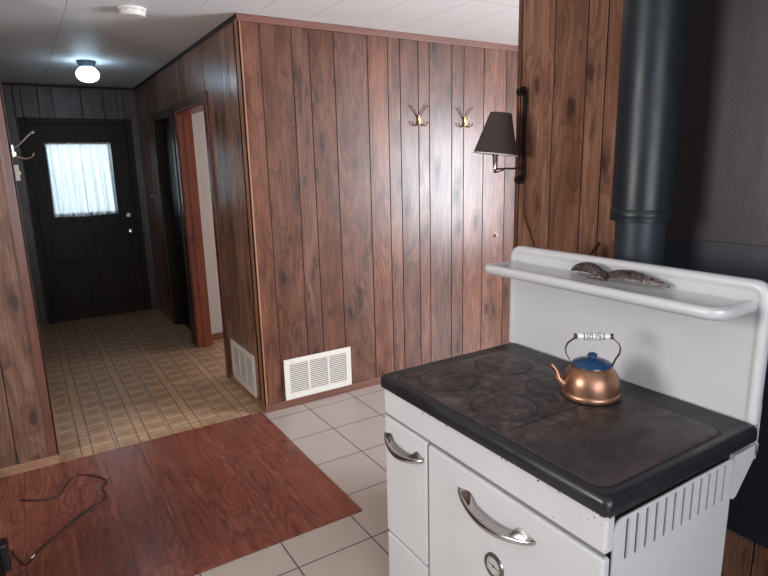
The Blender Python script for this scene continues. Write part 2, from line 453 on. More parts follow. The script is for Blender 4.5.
# laminate planks laid over the tiles in front of the hall
bm = bmesh.new(); lay = bm.faces.layers.float.new('board'); k = 0
pw = .193; xs = [1.165 - pw*i for i in range(0, 15)]
for i, (b, a) in enumerate(zip(xs, xs[1:])):
    ys = [2.122]; y = 2.122 + [.55,.93,.30,.75,.12,1.0][i % 6]
    while y < 3.44: ys.append(y); y += 1.2
    ys.append(3.462)
    for y0, y1 in zip(ys, ys[1:]):
        n0 = len(bm.faces); bm.faces.ensure_lookup_table()
        bx(bm, a+.0007, b-.0007, y0+.0007, y1-.0007, .0, .007)
        bm.faces.ensure_lookup_table()
        for f in bm.faces[n0:]: f[lay] = k*1.0
        k += 1
struct('floor_laminate', bm, LAM)
struct('ceiling', newbox(-1.8, 5.4, -1.8, 7.15, H, H+.08), CEIL)

gx = [XH, 1.312, 1.515, 1.631, 1.802, 2.049, 2.207, 2.306, 2.458, 2.554, 2.758, 2.871, 3.067, 3.297]
pat = [.17,.10,.16,.235,.15,.10,.15,.10,.20,.115,.19,.22]
i = 0
while gx[-1] < 5.2: gx.append(gx[-1]+pat[i % 12]); i += 1
board_wall('wall_panelled', lambda s, d, z: (s, YP-d, z), gx, H, lambda s: 0, WALLW, 0)
# hall side wall, with two doorways
D2 = (4.255, 5.150); D1 = (5.33, 6.10); DT = 2.065
gy = [YP+.003, 3.675, 3.819, 4.062, 4.237, D2[0], 4.336, 4.632, 4.78, 4.92, 5.05, D2[1], D1[0], 5.515, 5.634, 5.80, 5.928, D1[1], 6.25, 6.37, 6.52, 6.75, 6.87, YF]
def hz(s): return DT if D2[0] < s < D2[1] or D1[0] < s < D1[1] else 0
board_wall('wall_hall_right', lambda s, d, z: (XH-d, s, z), gy, H, hz, HALLW, 31, thick=.115)
# far wall with front door opening
FD = (.125, 1.065); FT = 2.085
gf = [XL-.2, .06, FD[0], .27, .40, .66, .87, 1.0, FD[1], XH+.1]
board_wall('wall_hall_end', lambda s, d, z: (s, YF-d, z), gf, H, lambda s: FT if FD[0] < s < FD[1] else 0, ENDW, 62)
board_wall('wall_hall_left', lambda s, d, z: (XL+d, s, z), [3.60, 3.78, 3.93, 4.2, 4.4, 4.55, 4.8, 5.0, 5.2, 5.4, 5.65, 5.8, 6.0, 6.3, 6.5, 6.7, YF], H, lambda s: 0, ENDW, 80)
board_wall('wall_stub_left', lambda s, d, z: (s, 3.48-d, z), [-1.72, -1.5, -1.3, -1.15, -.95, -.72, -.62, -.41, -.209, -.026], H, lambda s: 0, STUBW, 97, thick=.12)
# right wall behind the stove: ends in an outer corner at y = 1.94
gr = [-1.7, -1.5, -1.3, -1.1, -.9, -.7, -.5, -.3, -.1, .1, .3, .5, .66, .80, .97, 1.10, 1.31, 1.40, 1.50, 1.592, 1.756, 1.943]
board_wall('wall_stove', lambda s, d, z: (XR+d*-1, s, z), gr, 2.465, lambda s: 0, WALLW2, 120, thick=.11)
# plain walls out of frame, with window openings for the daylight
def slab_wall(name, axis, at, th, s0, s1, win, mat):
    bm = bmesh.new(); a, b, c, d = win
    for p, q, z0, z1 in ((s0, a, 0, H), (b, s1, 0, H), (a, b, 0, c), (a, b, d, H)):
        if axis == 'x': bx(bm, at, at+th, p, q, z0, z1)
        else: bx(bm, p, q, at, at+th, z0, z1)
    return struct(name, bm, mat)
slab_wall('wall_east', 'x', 5.2, .08, -1.8, 3.46, (-1.05, 1.15, .55, 2.15), PAINTK)
slab_wall('wall_kitchen_left', 'x', -1.68, .08, -1.6, 3.46, (.98, 2.02, 1.25, 2.19), PAINTK)
slab_wall('wall_south', 'y', -1.58, .08, -1.7, 5.2, (-.65, 1.05, .9, 2.1), PAINTK)
# the side room seen through the near doorway
bm = newbox(XH+.115, 3.9, 5.30, 5.38, 0, H); bx(bm, 3.6, 3.68, 3.54, 3.9, 0, H); bx(bm, 3.6, 3.68, 4.9, 5.3, 0, H)
bx(bm, 3.6, 3.68, 3.9, 4.9, 0, .8); bx(bm, 3.6, 3.68, 3.9, 4.9, 2.0, H); bx(bm, XH+.125, 3.6, 3.545, 3.56, 0, H)
struct('wall_side_room', bm, PAINT)
struct('baseboard_side_room', newbox(XH+.115, 3.6, 5.287, 5.30, 0, .065, bev=.003), BASEW)

# trim, mouldings, baseboards
def casing(name, fn, a, b, top, wd, th, mat):
    bm = bmesh.new()
    for s0, s1, z0, z1 in ((a-wd, a+.006, 0, top+wd), (b-.006, b+wd, 0, top+wd), (a+.006, b-.006, top-.006, top+wd)):
        p = fn(s0, 0); q = fn(s1, th)
        bx(bm, min(p[0],q[0]), max(p[0],q[0]), min(p[1],q[1]), max(p[1],q[1]), z0, z1, bev=.004)
    return struct(name, bm, mat)
hallfn = lambda s, d: (XH-d, s)
casing('trim_1', hallfn, D2[0], D2[1], DT, .062, .016, TRIM)
casing('trim_2', hallfn, D1[0], D1[1], DT, .058, .016, ENDW)
casing('trim_3', lambda s, d: (s, YF-d), FD[0], FD[1], FT, .055, .016, DARKW)
def jamb(name, a, b, top, mat, x0=XH-.002, x1=XH+.12):
    bm = newbox(x0, x1, a-.001, a+.02, 0, top); bx(bm, x0, x1, b-.02, b+.001, 0, top); bx(bm, x0, x1, a+.02, b-.02, top-.02, top+.001)
    bx(bm, x0+.05, x1-.035, a+.02, a+.032, 0, top-.02); bx(bm, x0+.05, x1-.035, b-.032, b-.02, 0, top-.02)
    return struct(name, bm, mat)
bm = newbox(FD[0]-.01, FD[0]+.03, YF+.038, YF+.08, 0, FT); bx(bm, FD[1]-.03, FD[1]+.01, YF+.038, YF+.08, 0, FT); bx(bm, FD[0], FD[1], YF+.038, YF+.08, FT-.03, FT+.01); bx(bm, FD[0], FD[1], YF+.038, YF+.08, -.01, .03)
struct('door_light_stop', bm, DARKW)  # unseen strips added to block light leaking round the front door
jamb('trim_4', D2[0], D2[1], DT, wood('jamb_wood', (.23,.062,.034), (.30,.090,.050), (.10,.028,.018), rough=.35, knots=0, vary=0, ring=.2))
jamb('trim_5', D1[0], D1[1], DT, DARKW)
bm = newbox(XH+.018, XH+.040, D2[1]-.0225, D2[1]-.0195, .965, 1.02, bev=.001); bx(bm, XH+.008, XH+.02, D2[1]-.028, D2[1]-.0195, .975, 1.01, bev=.002)
sp = tag(obj('strike_plate', bm, BRONZE), 'small dark metal strike plate on the reddish jamb of the near side doorway', 'strike plate')
setloc(sp, (XH+.02, D2[1]-.021, .99))
# outer corner mouldings
bm = newbox(XH-.006, XH+.012, YP-.006, YP+.001, .0, H); bx(bm, XH-.006, XH+.001, YP-.006, YP+.060, 0, H)
struct('trim_6', bm, CORNERW)
bm = newbox(-.062, -.012, 3.472, 3.481, .0, H, bev=.002); bx(bm, -.020, -.012, 3.472, 3.605, 0, H)
struct('trim_7', bm, TRIM)
bm = newbox(XR-.006, XR+.116, 1.943, 1.962, 0, H, bev=.002)
struct('trim_8', bm, TRIM)
# ceiling mouldings
struct('trim_9', newbox(XH-.012, 5.2, YP-.014, YP, H-.042, H, bev=.004), TRIMX)
struct('trim_10', newbox(XH-.012, XH, YP, YF, H-.024, H, bev=.003), DARKW)
struct('trim_11', newbox(XL, XH-.012, YF-.012, YF, H-.02, H, bev=.003), DARKW)
# baseboards
struct('baseboard_right', newbox(XH-.010, 5.2, YP-.012, YP, 0, .052, bev=.003), TRIMX)
struct('baseboard_hall', newbox(XH-.010, XH, YP, D2[0]-.062, 0, .045, bev=.003), BASEW)
struct('baseboard_left', newbox(-1.6, -.014, 3.462, 3.480, 0, .055, bev=.003), BASEW)
struct('baseboard_hall_left', newbox(XL, XL+.010, 3.61, YF, 0, .05, bev=.003), DARKW)
# door 1 : front door with a curtained window
W0, W1, Z0, Z1 = .285, .865, 1.165, 1.875
yd = YF-.005
bm = bmesh.new()
for a, b, c, d in ((FD[0]+.008, W0, .012, FT-.008), (W1, FD[1]-.008, .012, FT-.008), (W0, W1, .012, Z0), (W0, W1, Z1, FT-.008)):
    bx(bm, a, b, yd, yd+.042, c, d)
for a, b, c, d in ((.20, .52, .18, .55), (.62, .98, .18, .55), (.20, .52, .65, 1.0), (.62, .98, .65, 1.0)):   # raised panels
    bx(bm, a, b, yd-.007, yd+.002, c, d, bev=.005)
struct('door_1', bm, DARKW); D = bpy.data.objects['door_1']
bm = bmesh.new()
for a, b, c, d in ((W0-.02, W0, Z0-.02, Z1+.02), (W1, W1+.02, Z0-.02, Z1+.02), (W0, W1, Z0-.02, Z0), (W0, W1, Z1, Z1+.02)): bx(bm, a, b, yd-.012, yd, c, d, bev=.003)
obj('window_frame', bm, DARKW, D)
obj('window_pane', newbox(W0+.001, W1-.001, yd+.018, yd+.022, Z0+.001, Z1-.001), GLASS, D)
bm = bmesh.new(); lathe(bm, [(.0, -.012), (.026, -.012), (.031, -.004), (.031, 0)], (.985, yd, 1.11), 20, axis='y'); bx(bm, .981, .989, yd-.024, yd-.011, 1.095, 1.125, bev=.002)
obj('deadbolt', bm, NICKEL, D, True)['label'] = 'round nickel deadbolt'
bm = bmesh.new(); lathe(bm, [(.0, -.062), (.018, -.060), (.027, -.048), (.025, -.034), (.011, -.024), (.011, -.008), (.032, -.006), (.032, 0)], (.985, yd, .93), 20, axis='y')
obj('door_knob', bm, NICKEL, D, True)['label'] = 'round nickel door knob'
# dark leaf added in the open far doorway, standing in for its unlit interior
bm = newbox(XH+.075, XH+.112, D1[0]+.022, D1[1]-.022, .01, DT-.022); 
for c, d in ((.15, .9), (1.05, 1.9)): bx(bm, XH+.069, XH+.076, D1[0]+.12, D1[1]-.12, c, d, bev=.003)
struct('doorway_dark_leaf', bm, DARKW); 
bm = bmesh.new(); lathe(bm, [(.0, -.055), (.02, -.053), (.026, -.04), (.01, -.02), (.028, -.004), (.028, 0)], (XH+.069+.006, D1[0]+.08, .95), 16, axis='x')
obj('door_knob', bm, NICKEL, bpy.data.objects['doorway_dark_leaf'], True)  # knob belongs to the added dark leaf

# ------------------------------------------------------------------ curtain on the front door
cur = thing('window_curtain', 'white gathered sheer curtain with scalloped hem over the front door window', 'curtain', (.58, yd-.042, 1.15))
def curtain_panel(x0, x1, seed, zb):
    rnd = random.Random(seed); ph = [rnd.uniform(0, 6.28) for _ in range(6)]
    bm = bmesh.new(); nx, nz = 110, 26; rows = []
    for j in range(nz+1):
        t = j/nz; row = []
        for i in range(nx+1):
            s = i/nx
            zz = 1.895 - t*(1.895-zb) - (.014*abs(math.sin(s*PI*9)) if j == nz else 0) - (.012*s if x0 < .5 else .012*(1-s))*t
            x = x0 + (x1-x0)*(s + .02*math.sin(s*17+ph[2])*t)
            amp = .004 + .010*min(1, t*2)
            y = -.008 + 1.5*amp*(math.sin(s*34+ph[0]+t*.9) + .6*math.sin(s*55+ph[1]-t*1.3) + .5*math.sin(s*13+ph[3]))
            if t < .07: y += .004*math.sin(s*150)
            row.append(bm.verts.new((x-.58, y, zz-1.15)))
        rows.append(row)
    for a, b in zip(rows, rows[1:]):
        for i in range(nx): bm.faces.new((a[i], a[i+1], b[i+1], b[i]))
    return bm
obj('curtain_panel', curtain_panel(.272, .588, 1, 1.145), CURT, cur, True)
obj('curtain_panel', curtain_panel(.584, .884, 5, 1.150), CURT, cur, True)
bm = bmesh.new(); tube(bm, [(-.325, .012, .735), (-.322, -.006, .735), (.315, -.006, .735), (.318, .012, .735)], .006, 8)
obj('curtain_rod', bm, NICKEL, cur, True)

# ------------------------------------------------------------------ ceiling light and smoke detector
LS = .83
lt = thing('ceiling_light', 'round frosted ceiling light glowing bluish white in the dark hallway', 'ceiling light', (.585, 5.40, H))
bm = bmesh.new(); lathe(bm, [(.002, 0), (.088, 0), (.086, -.010), (.078, -.030), (.074, -.052), (.066, -.060), (.002, -.060)], seg=36)
obj('fixture_base', bm, N('fixture_steel', col=(.16,.19,.22), rough=.35, metal=.6).m, lt, True)
bm = bmesh.new(); lathe(bm, [(.002, -.060), (.062, -.060), (.072, -.068), (.097, -.095), (.104, -.125), (.095, -.155), (.070, -.180), (.035, -.193), (.002, -.196)], seg=36)
obj('glass_globe', bm, GLOBE, lt, True)
lt.scale = (LS, LS, LS)
sd = thing('smoke_detector', 'round white smoke detector on the ceiling at the hallway mouth', 'smoke detector', (.652, 3.60, H))
bm = bmesh.new(); lathe(bm, [(.002, 0), (.080, 0), (.080, -.010), (.074, -.012)], seg=36, closed=False); lathe(bm, [(.074, -.010), (.076, -.014), (.074, -.028), (.064, -.040), (.002, -.042)], seg=36, closed=False)
obj('housing', bm, N('detector_plastic', col=(.66,.63,.60), rough=.45).m, sd, True)
bm = bmesh.new()
for k in range(10):
    a = 2*PI*k/10; 
    L = [Vector((.0748*math.cos(a+t*.045), .0748*math.sin(a+t*.045), z)) for t, z in ((-5, -.013), (5, -.013), (5, -.018), (-5, -.018))]
    loft(bm, [L, [p*1.02 for p in L]], True)
obj('slots', bm, VENTD, sd)
sd.scale = (.92, .92, 1)

# ------------------------------------------------------------------ vents
def vent(label, fn, s0, s1, z0, z1):
    """fn(s,d,z): d>0 out of the wall"""
    c = fn((s0+s1)/2, 0, z0)
    r = thing('wall_vent', label, 'vent', c, 0, 'white return air vents at the corner')
    def b(bm, a0, a1, d0, d1, h0, h1, bev=0):
        p = Vector(fn(a0, d0, h0)) - Vector(c); q = Vector(fn(a1, d1, h1)) - Vector(c)
        bx(bm, min(p.x,q.x), max(p.x,q.x), min(p.y,q.y), max(p.y,q.y), min(p.z,q.z), max(p.z,q.z), bev=bev)
    m = .038; L = s1-s0; bm = bmesh.new()
    cols = 3; cw = (L-2*m-.014*2)/3
    b(bm, s0, s1, .0, .010, z0, z0+m, .002); b(bm, s0, s1, 0, .010, z1-m, z1, .002)
    b(bm, s0, s0+m, 0, .0098, z0+m-.002, z1-m+.002); b(bm, s1-m, s1, 0, .0098, z0+m-.002, z1-m+.002)
    for k in (1, 2):
        x = s0+m+k*cw+(k-1)*.014; b(bm, x, x+.014, 0, .0096, z0+m-.002, z1-m+.002)
    obj('frame', bm, VENT, r)
    bm = bmesh.new(); n = 15; h = (z1-z0-2*m)/n
    for k in range(cols):
        x = s0+m+k*(cw+.014)
        for i in range(n):
            zz = z0+m+h*(i+.12)
            b(bm, x, x+cw, .0035, .0085, zz, zz+h*.52)
    obj('louvres', bm, VENT, r)
    bm = bmesh.new(); b(bm, s0+.02, s1-.02, .0005, .002, z0+.02, z1-.02)
    obj('dark_backing', bm, VENTD, r)  # dark sheet stands in for the unlit depth behind the louvres
    for a in (s0+.06, s1-.06):
        for h_ in (z0+.019, z1-.019):
            bm = bmesh.new(); b(bm, a-.003, a+.003, .010, .0118, h_-.003, h_+.003, .001); obj('screw', bm, NICKEL, r)
    return r
vent('white louvred air vent low on the panelled wall facing the tiled floor', lambda s, d, z: (s, YP-d, z), 1.331, 1.837, .053, .337)
vent('white louvred air vent low on the hallway side of the corner, seen edge-on', lambda s, d, z: (XH-d, s, z), 3.606, 4.095, .050, .350)

# ------------------------------------------------------------------ coat hooks
def coat_hook(label, loc, rot, metal, base, out=1.0, group=None):
    # local: wall in the plane y = 0, hook grows towards -y
    r = thing('coat_hook', label, 'coat hook', loc, rot, group)
    bm = bmesh.new(); bx(bm, -.011, .011, -.012, 0, -.030, .035, bev=.004); bx(bm, -.009, .009, -.020, -.008, -.022, .0, bev=.004)
    obj('base_plate', bm, base, r)
    w_ = 1.0 if out < .5 else .45
    for sx in (-1, 1):
        bm = bmesh.new(); tube(bm, [(sx*.005, -.010, .018), (sx*w_*.014, -.012-.030*out, .034), (sx*w_*.034, -.012-.070*out, .064), (sx*w_*.056, -.012-.105*out, .090), (sx*w_*.070, -.012-.122*out, .100)], [.005, .0045, .0042, .0042, .0055], 8, smooth_n=4)
        obj('upper_prong', bm, metal, r, True)
        bm = bmesh.new(); tube(bm, [(sx*.005, -.010, -.020), (sx*w_*.020, -.012-.025*out, -.032), (sx*w_*.040, -.012-.065*out, -.036), (sx*w_*.058, -.012-.095*out, -.026), (sx*w_*.066, -.012-.105*out, -.010)], [.0048, .004, .0036, .0036, .005], 8, smooth_n=4)
        obj('lower_prong', bm, metal, r, True)
    return r
coat_hook('four-pronged brass coat hook on the panelled wall, left one of the pair', (2.458, YP, 1.895), 0, BRONZE, BRASS, .06, group='brass coat hooks on the panelled wall')
coat_hook('four-pronged brass coat hook on the panelled wall, right one beside the lampshade', (2.876, YP, 1.890), 0, BRONZE, BRASS, .06, group='brass coat hooks on the panelled wall')
coat_hook('shiny nickel coat hook at the left edge of the hallway mouth', (-.012, 3.560, 1.742-.035), PI/2, NICKEL, NICKEL, .80)
def small_hook(label, loc, rot):
    bm = bmesh.new(); lathe(bm, [(.0, -.004), (.010, -.003), (.010, 0)], axis='y', seg=12)
    tube(bm, [(0, -.002, .0), (0, -.022, -.004), (0, -.030, .010), (0, -.026, .022)], .003, 8, smooth_n=3)
    o = obj('wall_hook', bm, NICKEL, None, True); o.location = loc; o.rotation_euler = (0, 0, rot)
    tag(o, label, 'hook', 'small hooks on the dark hallway wall')
small_hook('small metal hook high on the dark hallway wall, nearest the front door', (XH, 6.70, 1.625), -PI/2)
small_hook('small metal hook on the dark hallway wall, lower and nearer the doorway', (XH, 6.44, 1.315), -PI/2)
# little round knob on the panelling
bm = bmesh.new(); lathe(bm, [(.0, -.022), (.012, -.020), (.016, -.012), (.008, -.004), (.022, -.003), (.022, 0)], axis='y', seg=18)
o = obj('wall_peg', bm, N('pale_knob', col=(.36,.24,.20), rough=.35).m, None, True); o.location = (3.208, YP, 1.013); tag(o, 'small round pinkish peg on the panelled wall beside the stove shelf end', 'peg')
# switch plate at the left side of the hall
sw = thing('light_switch', 'small beige switch box below the nickel hook at the hallway mouth', 'light switch', (-.012, 3.560, 1.60))
obj('cover_plate', newbox(0, .020, -.022, .022, -.040, .040, bev=.002), BEIGE, sw)
obj('toggle', newbox(.019, .026, -.005, .005, -.010, .008, bev=.002), BEIGE, sw)

# ------------------------------------------------------------------ swing arm wall lamp on the stove wall's corner
LX, LY = XR, 1.902
lamp = thing('wall_lamp', 'black swing-arm wall lamp with brown cone shade on the wall end above the stove', 'lamp', (LX-.006, LY, 1.50))
bm = bmesh.new()
def strip(bm, pts, w, th, ax):
    pts = [Vector(p) for p in pts]; loops = []
    for i, p in enumerate(pts):
        t = (pts[min(i+1, len(pts)-1)]-pts[max(i-1, 0)]).normalized(); n = t.cross(Vector(ax)).normalized()
        loops.append([p + Vector(ax)*w/2 + n*th/2, p - Vector(ax)*w/2 + n*th/2, p - Vector(ax)*w/2 - n*th/2, p + Vector(ax)*w/2 - n*th/2])
    loft(bm, loops)
pts = []
for sgn, zc in ((1, .392), (-1, .020)):
    sc = []
    for k in range(15):
        a = k/14*1.55*PI; r = .024*(1 - .035*k)
        sc.append((-.034 + r*math.cos(a), 0, zc + sgn*r*math.sin(a)))
    pts.append(sc)
strip(bm, list(reversed(pts[0])) + pts[1], .020, .007, (0, 1, 0))
obj('wall_bar', bm, IRONB, lamp)
for zc in (.392, .020):
    bm = bmesh.new(); lathe(bm, [(0, -.011), (.012, -.011), (.014, -.008), (.014, .006), (.012, .008), (0, .008)], (-.036, .004, zc), 18, axis='y')
    obj('scroll_boss', bm, IRONB, lamp, True)
LC = Vector((-.158, .022, .07))
bm = bmesh.new(); tube(bm, [(-.008, 0, .075), (-.05, .001, .066), (-.10, .008, .066), (LC.x, LC.y, .066)], .0042, 8, smooth_n=3); tube(bm, [(-.030, 0, .070), (-.005, 0, .070)], .007, 8)
lathe(bm, [(0, -.010), (.007, -.008), (.007, .006), (0, .008)], (LC.x, LC.y, .062), 12)
tube(bm, [(LC.x+.05, LC.y, .060), (LC.x, LC.y, .050), (LC.x-.012, LC.y-.01, .054)], .003, 6, smooth_n=2)
obj('swing_arm', bm, BRONZE, lamp, True)
bm = bmesh.new(); lathe(bm, [(0, 0), (.010, 0), (.011, .05), (.014, .055), (.014, .09), (0, .09)], (LC.x, LC.y, .068), 16)
obj('socket', bm, NICKEL, lamp, True)
# the shade sits a little askew on its socket
TM = Matrix.Translation((LC.x, LC.y, .128)) @ Matrix.Rotation(math.radians(7), 4, Vector((.53, .85, 0)))
bm = bmesh.new(); lathe(bm, [(.0965, .0), (.046, .176), (.0445, .176), (.0945, .001)], seg=40, closed=False)
bm.transform(TM); sh = obj('lamp_shade', bm, SHADE, lamp, True)
bm = bmesh.new(); lathe(bm, [(.0945, -.0005), (.0972, -.0008), (.0972, .003), (.0945, .003), (.0443, .175), (.0430, .175), (.0930, .0)], seg=40, closed=False)
bm.transform(TM); obj('shade_lining', bm, SHADEIN, sh, True)
bm = bmesh.new()
for k in range(3):
    a = k*2*PI/3; tube(bm, [(LC.x, LC.y, .158), (LC.x+.085*math.cos(a), LC.y+.085*math.sin(a), .150)], .0015, 6)
obj('shade_spider', bm, NICKEL, lamp)
bm = bmesh.new(); tube(bm, [(-.006, -.004, .006), (-.004, -.010, -.05), (-.004, -.004, -.12), (-.004, -.030, -.19), (-.004, -.055, -.24), (-.004, -.075, -.30), (-.004, -.080, -.50)], .0025, 6, smooth_n=4)
obj('power_cord', bm, CORD, lamp, True)

# ------------------------------------------------------------------ stove
st = thing('kitchen_stove', 'white enamel wood cookstove with black iron top against the panelled wall', 'stove', (0, 0, 0))
X0, X1, Y0, Y1 = .95, 1.472, .672, 1.548
obj('body', newbox(X0+.018, X1-.004, Y0+.012, Y1-.004, .05, .879), STEELGAP, st)['label'] = 'black carcass showing in the gaps'
obj('seam_shade_strip', newbox(X0+.010, X0+.02, Y0+.006, Y1-.004, .74, .78), N('seam_shade_grey', col=(.17,.17,.17), rough=.4).m, st)  # added strip, its grey paints the shaded gap below the rail
obj('top_rail', newbox(X0, X0+.03, Y0-.006, Y1, .772, .878, bev=.007, seg=3), CHIPPED, st)['label'] = 'white rail with chipped enamel under the cooktop'
fd = obj('firebox_door', newbox(X0, X0+.024, 1.3075, Y1, .327, .762, bev=.006, seg=3), ENAMEL, st)
od = obj('oven_door', newbox(X0, X0+.024, Y0-.004, 1.300, 0.10, .758, bev=.007, seg=3), ENAMEL, st)
obj('lower_panel', newbox(X0+.001, X0+.024, 1.3075, Y1, .10, .317, bev=.006, seg=3), ENAMEL, st)
obj('plinth', newbox(X0+.05, X1-.03, Y0+.03, Y1-.03, 0, .055), BLKP, st)
def crescent(y0, y1, z, drop, out, par):
    # boat-shaped pull: fat rounded bar in the middle, flat pointed ends that meet the door
    bm = bmesh.new(); n = 32; seg = 14; bar, web = [], []
    for i in range(n+1):
        t = i/n; y = y0 + (y1-y0)*t; k = max(0, math.sin(PI*t))**.8; e = max(0, math.sin(PI*t))**.5
        cx = X0 - .004 - out*k; cz = z - drop*k
        rw = .0022 + .0065*e; rh = .0026 + .0085*e
        bar.append([(cx + rw*math.cos(2*PI*j/seg), y, cz + rh*math.sin(2*PI*j/seg)) for j in range(seg)])
        m = min(1, max(0, (abs(t-.5)-.24)/.10)); m = m*m*(3-2*m)      # 1 at the ends, 0 in the middle
        hgt = .020*max(0, math.sin(PI*t))**.6
        ix = (X0-.0005)*m + (cx+.013)*(1-m); iz = (z + hgt)*m + (cz+.016)*(1-m)
        web.append([(cx-.001, y, cz+.002), (cx, y, cz+.007), (ix, y, iz), (ix+.0005, y, iz-.004)])
    loft(bm, bar); loft(bm, web)
    return obj('handle', bm, CHROME, par, True)
h1 = crescent(1.543, 1.318, .698, .024, .026, fd); h1['label'] = 'short chrome crescent pull'
h2 = crescent(1.149, .858, .688, .026, .030, od); h2['label'] = 'long chrome crescent pull'
tc_ = (X0, 1.000, .531)
bm = bmesh.new(); lathe(bm, [(.0265, -.003), (.0272, -.0060), (.031, -.0068), (.0350, -.005), (.037, .0005)], tc_, 40, axis='x', closed=False)
th = obj('oven_thermometer', bm, N('bezel', col=(.20,.20,.20), rough=.3, metal=1).m, st, True)
bm = bmesh.new(); lathe(bm, [(0, -.003), (.0268, -.003), (.0268, -.0005), (0, -.0005)], tc_, 36, axis='x')
obj('dial_face', bm, DIAL, th)
bm = bmesh.new()
a = .18; dv = Vector((0, math.cos(a), math.sin(a))); nv = Vector((0, -math.sin(a), math.cos(a))); cc = Vector(tc_)+Vector((-.0040, 0, 0))
for e in (-1, 1):
    loft(bm, [[cc+dv*e*.019+nv*.0007, cc+dv*e*.019-nv*.0007, cc-nv*.0011, cc+nv*.0011], [p + Vector((-.0006, 0, 0)) for p in (cc+dv*e*.019+nv*.0007, cc+dv*e*.019-nv*.0007, cc-nv*.0011, cc+nv*.0011)]])
lathe(bm, [(0, -.0055), (.0030, -.005), (.0030, -.003), (0, -.003)], tc_, 14, axis='x')
for k in range(30):
    a = 2*PI*k/30; d = Vector((0, math.cos(a), math.sin(a))); q = Vector((0, -math.sin(a), math.cos(a))); c0 = Vector(tc_)+Vector((-.0034, 0, 0))
    L = [c0+d*.0215+q*.0004, c0+d*.0215-q*.0004, c0+d*.0235-q*.0004, c0+d*.0235+q*.0004]; loft(bm, [L, [p+Vector((-.0003, 0, 0)) for p in L]])
obj('needle', bm, BLKP, th)
# side panel with louvre slots cut through
bm = bmesh.new()
sx0, sx1, sz0, sz1 = .984, 1.468, .075, .838
outer = rrect(sx0, sx1, sz0, sz1, [.018, .028, .004, .004], 6)
ys = (Y0+.0035, Y0)
slots = [(1.031+.0361*k, .728, .829) for k in range(12)]
# front skin built as strips around the slots, so that the openings are real
segs = [sx0] + [v for s in slots for v in (s[0]-.0042, s[0]+.0042)] + [sx1]
def topz(x):
    if x < sx0+.028: q = .028 - (x-sx0); return sz1 - (.028 - math.sqrt(max(0, .028**2-q*q)))
    if x > sx1-.018: q = .018 - (sx1-x); return sz1 - (.018 - math.sqrt(max(0, .018**2-q*q)))
    return sz1
def column(x0, x1, z0, z1a, z1b):
    L0 = [(x0, ys[0], z0), (x1, ys[0], z0), (x1, ys[0], z1b), (x0, ys[0], z1a)]; L1 = [(p[0], ys[1], p[2]) for p in L0]; loft(bm, [L0, L1])
for i, (a, b) in enumerate(zip(segs, segs[1:])):
    if i % 2 == 1:
        column(a, b, sz0, slots[0][1], slots[0][1]); column(a, b, slots[0][2], sz1, sz1)
    else:
        n = 8 if i in (0, len(segs)-2) else 1
        for k in range(n):
            p = a+(b-a)*k/n; q = a+(b-a)*(k+1)/n; column(p, q, sz0, topz(p), topz(q))
bmesh.ops.remove_doubles(bm, verts=bm.verts[:], dist=1e-6)
dup = {}
for f in list(bm.faces):
    key = tuple(sorted(v.index for v in f.verts))
bm.verts.index_update()
for f in list(bm.faces):
    key = tuple(sorted(v.index for v in f.verts))
    dup.setdefault(key, []).append(f)
dele = [f for v in dup.values() if len(v) > 1 for f in v]
bmesh.ops.delete(bm, geom=dele, context='FACES_ONLY')
# pressed lips: a low bead along the rear edge of each slot
for q in slots:
    L = []
    for z_, h_ in ((q[1]-.001, .0), (q[1]+.008, .0022), (q[2]-.008, .0022), (q[2]+.001, .0)):
        L.append([(q[0]+.0044, Y0+.0005, z_), (q[0]+.0060, Y0-h_, z_), (q[0]+.0085, Y0-h_*.6, z_), (q[0]+.0125, Y0+.0005, z_)])
    loft(bm, L)
obj('side_panel', bm, ENAMEL, st)
# far-side panel, unseen but real
obj('side_panel', newbox(.984, 1.468, Y1-.006, Y1, .075, .838, bev=.002), ENAMEL, st)
# cooktop: black enamelled frame with sloping lip
CT = .915; bm = bmesh.new()
cx0, cx1, cy0, cy1 = .928, 1.540, .650, 1.545
prof = [(.004, -.041, .014), (0, -.036, .018), (0, -.014, .020), (.002, -.006, .020), (.006, -.001, .020), (.012, .0015, .018), (.018, .0015, .016), (.022, .0005, .02)]
loops = [[(p[0], p[1], CT+dz) for p in rrect(cx0+i, cx1-i, cy0+i, cy1-i, r, 7)] for i, dz, r in prof]
loft(bm, loops)
ck = obj('cooktop', bm, BLACK, st, True); ck['label'] = 'black enamel cooktop frame'
def plate(x0, x1, y0, y1, r, z0, z1, holes=None):
    bm = bmesh.new()
    loft(bm, [[(p[0], p[1], z) for p in rrect(x0+i, x1-i, y0+i, y1-i, r, 8)] for i, z in ((0, z0), (0, z1-.0012), (.0018, z1))])
    return bm
